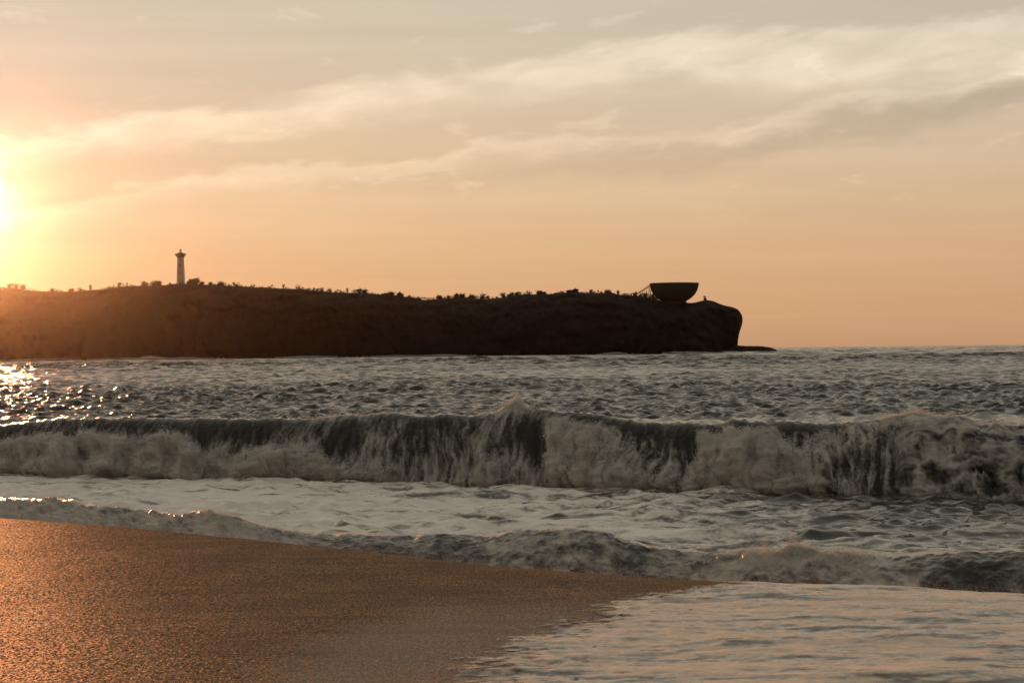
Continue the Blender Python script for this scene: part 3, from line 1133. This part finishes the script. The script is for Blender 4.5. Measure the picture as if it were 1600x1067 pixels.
# ------------------------------------------------------------------ lighthouse
def build_lighthouse():
    D = DH + 6
    S = D / F                                  # metres per photograph pixel
    c = ridge_pt(282.6, 3.0, D)
    root = link(bpy.data.objects.new('lighthouse', None))
    root.location = c
    tag(root, 'white tapered lighthouse with a flared gallery on the ridge', 'lighthouse')
    zt = lambda py: (447.0 - py) * S
    m = Mesh()
    m.lathe([(6.9 * S, -1.5), (6.7 * S, zt(443)), (5.9 * S, zt(420)), (5.25 * S, zt(403))], 8)
    m.build('tower', M_WHITE, root)
    m = Mesh()
    m.lathe([(5.3 * S, zt(403) + .01), (5.6 * S, zt(402)), (7.2 * S, zt(400.2)), (7.2 * S, zt(399.8))], 8)
    m.build('bracket', M_TRIM, root)
    m = Mesh()
    m.lathe([(8.1 * S, zt(399.8) + .01), (8.2 * S, zt(399.4)), (8.2 * S, zt(396.2)), (7.8 * S, zt(396.2)), (7.8 * S, zt(399.0))], 24)
    gal = m.build('gallery', M_TRIM, root)
    m = Mesh()
    m.lathe([(4.6 * S, zt(399.0)), (4.5 * S, zt(396)), (2.6 * S, zt(394.2)), (2.2 * S, zt(394))], 12)
    m.build('lantern_base', M_TRIM, root)
    m = Mesh()
    m.lathe([(1.45 * S, zt(394) + .01), (1.45 * S, zt(391.7))], 10)
    lan = m.build('lantern', M_GLASS, root)
    for k in range(5):
        w = 2 * math.pi * k / 5 + .3
        m = Mesh()
        x, y = 1.6 * S * math.cos(w), 1.6 * S * math.sin(w)
        m.box((x, y, (zt(394) + zt(391.7)) / 2), (.13, .13, zt(391.7) - zt(394) + .02))
        m.build('glazing_bar', M_IRON, lan)
    m = Mesh()
    m.lathe([(2.05 * S, zt(391.7) + .02), (2.0 * S, zt(391.3)), (1.3 * S, zt(390.3)), (.5 * S, zt(389.6)), (.18 * S, zt(389.2)), (.12 * S, zt(388.4))], 14)
    m.build('dome', M_IRON, root, True)
    for k, (py, w) in enumerate(((415, .62), (428, .62), (406.5, .5))):
        m = Mesh()
        rr = np.interp(py, [403, 420, 443], [5.25, 5.9, 6.7]) * S * math.cos(math.pi / 8)
        wdw = .0 if k != 2 else .0
        ang = -math.pi / 2
        m.box((rr * math.cos(ang), rr * math.sin(ang) - .03, zt(py)), (w, .14, 1.15))
        m.build('window', M_IRON, root)
    m = Mesh()
    m.box((0, -6.68 * S * math.cos(math.pi / 8) - .05, zt(443) - .3), (1.1, .2, 2.2))
    m.build('door', M_IRON, root)


build_lighthouse()


# ------------------------------------------------------------------ bowl-shaped building
def build_bowl():
    D = DH - 2
    S = D / F
    c = pt(1053.3, 443.0, D)                   # centre of the rim
    root = link(bpy.data.objects.new('bowl_building', None))
    depth = 31.7 * S
    Rr = 38.3 * S
    root.location = (c[0], c[1], c[2] - 30.0 * S)
    tag(root, 'huge dark bowl-shaped building on the end of the headland', 'building')
    z0 = 30.0 * S
    tilt = math.radians(.55)
    rim_rot = Matrix.Rotation(-tilt, 4, 'Y')
    prof = []
    for k in range(15):
        h = k / 14 * 28.6 * S
        prof.append((Rr * math.sqrt(max(1 - (h / depth) ** 2, 0)), z0 - h))
    inner = [(r - .55, z + .12) for r, z in prof[::-1]]
    inner[0] = (inner[0][0], inner[0][1] + .5)
    m = Mesh()
    m.lathe(prof + [(inner[0][0], prof[-1][1] + .5)] + inner[1:], 72, closed=True)
    bowl = m.build('shell', M_CONC, root, False)
    m = Mesh()
    m.lathe([(Rr + .10, z0 - .75), (Rr + .12, z0 + .22), (Rr - .62, z0 + .22), (Rr - .62, z0 - .10)], 72)
    m.f = m.f[:-2]
    m.build('rim', M_CONC, root)
    m = Mesh()
    m.lathe([(Rr * .50, z0 - 31.5 * S), (Rr * .50, z0 - 28.2 * S), (Rr * .42, z0 - 28.1 * S)], 40)
    m.build('foundation', M_CONC, root)
    m = Mesh()
    m.lathe([(Rr * .42, z0 - 27.9 * S), (Rr * .42, z0 - 27.4 * S)], 40)
    m.build('floor', M_CONC, root)
    # gangway that climbs to the rim from the left
    a = pt(1015.2, 446.6, D) - Vector(root.location)
    b = pt(990.5, 462.5, D) - Vector(root.location)
    L = (a - b).length
    ang = math.atan2(a.z - b.z, a.x - b.x)
    rot = Matrix.Rotation(-ang, 3, 'Y')
    mid = (a + b) / 2
    m = Mesh()
    m.box(mid, (L, 2.0, .62), rot)
    gang = m.build('gangway', M_WOOD, root)
    for s in (-1, 1):
        m = Mesh()
        up = rot @ Vector((0, 0, 1.0))
        m.tube([b + up + Vector((0, s * .95, 0)), a + up + Vector((0, s * .95, 0))], [.05, .05], 6)
        m.build('handrail', M_IRON, gang)
        for k in range(7):
            p = b.lerp(a, (k + .5) / 7) + Vector((0, s * .95, 0))
            m = Mesh()
            m.tube([p, p + up * 1.0], [.04, .04], 5)
            m.build('baluster', M_IRON, gang)
    r = random.Random(5)
    for k, px in enumerate((1000.5, 1003.5, 1006, 1009.5, 1012.5, 1014.6, 1016.8)):
        f = min(max((px - 990.5) / (1015.2 - 990.5), 0), 1)
        top = b.lerp(a, f) - Vector((0, 0, .15))
        if px > 1015.2:
            top = pt(px, 452.5, D) - Vector(root.location)
        g = pt(px + r.uniform(-.8, 1.4), ridge_y(px) + 1.5, D) - Vector(root.location)
        m = Mesh()
        m.tube([g, top], [.20, .16], 6)
        m.build('support_pole', M_WOOD, gang)
    return root


build_bowl()


# ------------------------------------------------------------------ plants on the ridge
def branch_mesh(rng, h, spread, n, thick):
    m = Mesh()
    tips = []
    for k in range(n):
        a = rng.uniform(0, 6.283)
        lean = rng.uniform(.1, 1) * spread
        p0 = Vector((rng.uniform(-.1, .1), rng.uniform(-.1, .1), -.5))
        p2 = Vector((math.cos(a) * lean, math.sin(a) * lean, h * rng.uniform(.7, 1.0)))
        p1 = p0.lerp(p2, .5) + Vector((rng.uniform(-.15, .15), rng.uniform(-.15, .15), h * .08))
        m.tube([p0, p1, p2], [thick, thick * .7, thick * .35], 5)
        tips += [p2, p0.lerp(p2, .75), p1, p0.lerp(p1, .8)]
        for j in range(2):
            q = p1 + Vector((rng.uniform(-.4, .4) * spread, rng.uniform(-.4, .4) * spread, h * rng.uniform(.2, .45)))
            m.tube([p1, q], [thick * .5, thick * .25], 4)
            tips.append(q)
    return m, tips


def crown_mesh(rng, tips, per, rad, leaf):
    m = Mesh()
    for t in tips:
        for k in range(per):
            d = Vector((rng.gauss(0, 1), rng.gauss(0, 1), rng.gauss(0, .8)))
            c = t + d * rad * .5
            a = Vector((rng.gauss(0, 1), rng.gauss(0, 1), rng.gauss(0, 1))).normalized()
            b = a.cross(Vector((rng.gauss(0, 1), rng.gauss(0, 1), rng.gauss(0, 1)))).normalized()
            s = leaf * rng.uniform(.5, 1.2)
            i = len(m.v)
            m.v += [c + a * s, c + b * s * .55, c - a * s, c - b * s * .55]
            m.f.append([i, i + 1, i + 2, i + 3])
    return m


def make_plant(name, seed, h, spread, n, thick, per, rad, leaf):
    rng = random.Random(seed)
    br, tips = branch_mesh(rng, h, spread, n, thick)
    cr = crown_mesh(rng, tips, per, rad, leaf)
    root = bpy.data.objects.new(name, None)
    me = []
    for nm, mm, mt in (('trunk', br, M_BARK), ('crown', cr, M_LEAF)):
        d = bpy.data.meshes.new(nm)
        d.from_pydata([tuple(v) for v in mm.v], [], mm.f)
        d.materials.append(mt)
        me.append((nm, d))
    return me


PROTO = {
    'round_tree': [make_plant('t', s, 2.6, 1.4, 7, .16, 12, .85, .40) for s in (1, 2)],
    'bush': [make_plant('b', s, 1.15, 1.0, 7, .09, 7, .5, .30) for s in (3, 4, 5)],
    'thin_tree': [make_plant('n', s, 2.4, .7, 4, .10, 4, .45, .28) for s in (6, 7)],
    'stalk_plant': [make_plant('k', s, 1.6, 1.1, 8, .055, 3, .4, .24) for s in (8, 9, 10)],
}


def plant(kind, px, dy, scale, label, cat, group=None, seed=0, d=None):
    D = DH + (2.0 if d is None else d)
    me = PROTO[kind][seed % len(PROTO[kind])]
    root = link(bpy.data.objects.new(kind, None))
    root.location = ridge_pt(px, dy, D)
    root.rotation_euler = (0, 0, seed * 1.7)
    scale = scale * {'round_tree': 1.25, 'bush': 1.55, 'thin_tree': 1.35, 'stalk_plant': 1.7}[kind]
    root.scale = (scale, scale, scale)
    for nm, mm in me:
        link(bpy.data.objects.new(nm, mm), root)
    tag(root, label, cat, group)


plant('round_tree', 301.5, 1.0, 1.15, 'dark leafy tree just right of the white lighthouse, the taller trunk', 'tree', seed=0)
plant('round_tree', 307.5, 1.0, 1.2, 'dark leafy tree second to the right of the lighthouse', 'tree', seed=1)
plant('bush', 295, 0.5, 1.2, 'low bush wedged between the lighthouse and the leafy tree', 'bush', seed=0)
plant('bush', 315, 0.5, .9, 'low bush on the far right side of the tree clump by the lighthouse', 'bush', seed=1)
plant('round_tree', 36.0, 1.0, 1.05, 'lone round-topped tree on the ridge near the left edge', 'tree', seed=1)
plant('thin_tree', 142.0, 1.0, 1.25, 'thin upright bare tree left of the lighthouse, standing alone', 'tree', seed=0)
plant('bush', 112.0, 0.6, 1.2, 'low rounded bush left of the thin bare tree', 'bush', seed=2)
plant('stalk_plant', 186.0, .6, 1.25, 'spreading dry shrub just left of the short post', 'shrub', seed=0)
plant('stalk_plant', 81.0, .6, 1.0, 'small leaning stalk between the lone round tree and the rounded bush', 'shrub', seed=1)
plant('thin_tree', 443.0, .8, 1.0, 'small twisted tree alone on the slope right of the lighthouse', 'tree', seed=1)
plant('thin_tree', 543.0, .8, 1.05, 'thin stem standing alone between two dry shrub clumps', 'tree', seed=0)
plant('thin_tree', 1101.0, .6, 1.0, 'small lone shrub right of the bowl-shaped building', 'shrub', seed=1)
plant('bush', 1101.5, .4, .7, 'dark low tuft at the foot of the lone shrub beside the bowl', 'bush', seed=1)

rr = random.Random(11)
RUNS = [
    (2, 28, 3, 'stalk_plant', 'short dry stalks on the ridge at the left edge', 'stalks at the left edge'),
    (216, 272, 7, 'stalk_plant', 'sparse dry shrub on the ridge between the post and the lighthouse', 'shrubs left of the lighthouse'),
    (328, 400, 9, 'bush', 'low bush on the ridge right of the lighthouse trees', 'bushes right of the lighthouse'),
    (488, 528, 8, 'stalk_plant', 'spiky dry shrub in the left clump at mid ridge', 'left clump of dry shrubs'),
    (558, 580, 6, 'stalk_plant', 'spiky dry shrub in the right clump at mid ridge', 'right clump of dry shrubs'),
    (596, 668, 8, 'bush', 'low bush on the slope down to the dip of the ridge', 'bushes on the slope to the dip'),
    (672, 740, 9, 'bush', 'low bush in the dip of the ridge', 'bushes in the dip'),
    (742, 790, 6, 'stalk_plant', 'dry shrub where the ridge climbs out of the dip', 'shrubs at the climb'),
    (792, 900, 14, 'bush', 'dense low bush on the level ridge right of the dip', 'bushes on the level ridge'),
    (922, 978, 10, 'stalk_plant', 'dry stalky shrub on the ridge left of the gangway', 'shrubs left of the gangway'),
    (985, 1028, 9, 'stalk_plant', 'dry cane shrub under the gangway of the bowl building', 'canes under the gangway'),
]
ORD = ['first', 'second', 'third', 'fourth', 'fifth', 'sixth', 'seventh', 'eighth', 'ninth', 'tenth', 'eleventh', 'twelfth', 'thirteenth', 'fourteenth']
for (a, b, n, kind, label, group) in RUNS:
    spots = sorted(rr.uniform(a, b) for _ in range(n))
    for k in range(n):
        px = spots[k]
        plant(kind, px, .8, rr.choice((.45, .6, .8, 1.0, 1.35)), label + ', ' + ORD[k] + ' from left', 'bush' if kind == 'bush' else 'shrub', group, k, rr.uniform(-3, 6))


def build_post():
    c = ridge_pt(198.6, 1.0, DH)
    root = link(bpy.data.objects.new('boundary_post', None))
    root.location = c
    tag(root, 'short square post on the ridge left of the lighthouse', 'post')
    m = Mesh()
    m.box((0, 0, 1.2), (.75, .75, 3.4))
    m.build('shaft', M_CONC, root)
    m = Mesh()
    m.lathe([(.62, 2.91), (.62, 3.02), (.2, 3.2)], 4)
    m.build('cap', M_CONC, root)


build_post()


def build_cliff_surf():
    """white water where the swell meets the foot of the headland"""
    r = np.random.RandomState(14)
    out, rad = [], []
    for (px, w, h, n) in ((235, 14, 1.6, 900), (200, 22, .7, 700), (290, 20, .6, 500), (480, 22, .7, 500), (690, 20, .8, 600), (960, 12, .9, 300), (620, 25, .5, 300), (1120, 20, .5, 300), (60, 40, .6, 500)):
        x = px + r.randn(n) * w
        d = DH - 58 - 6 * r.rand(n)
        z = r.rand(n) ** 1.5 * h * np.exp(-((x - px) / (1.5 * w)) ** 2) + .1
        out.append(np.stack([T(x) * d, d, z], -1))
        rad.append(.10 + .16 * r.rand(n))
    o = points_object('cliff_spray', np.concatenate(out), np.concatenate(rad), M_DROP)
    tag(o, 'white water splashing at the foot of the headland', 'spray', kind='stuff')


build_cliff_surf()


# ------------------------------------------------------------------ haze volume for the glare near the sun
def build_haze():
    m = bpy.data.materials.new('glare_haze')
    m.use_nodes = True
    nt = m.node_tree
    nt.nodes.clear()
    out = nt.nodes.new('ShaderNodeOutputMaterial')
    v = nt.nodes.new('ShaderNodeVolumePrincipled')
    v.inputs['Color'].default_value = (.95, .83, .62, 1)
    v.inputs['Density'].default_value = 0.95e-5
    v.inputs['Anisotropy'].default_value = 0.964  # forward-scattering volume added to give the veiling lens glare around the sun
    nt.links.new(v.outputs[0], out.inputs['Volume'])
    b = Mesh()
    b.box((0, 3300, 37), (16500, 6900, 84))
    o = b.build('haze', m)
    tag(o, 'thin warm haze standing in for lens glare of the low sun', 'haze', kind='stuff')


build_haze()
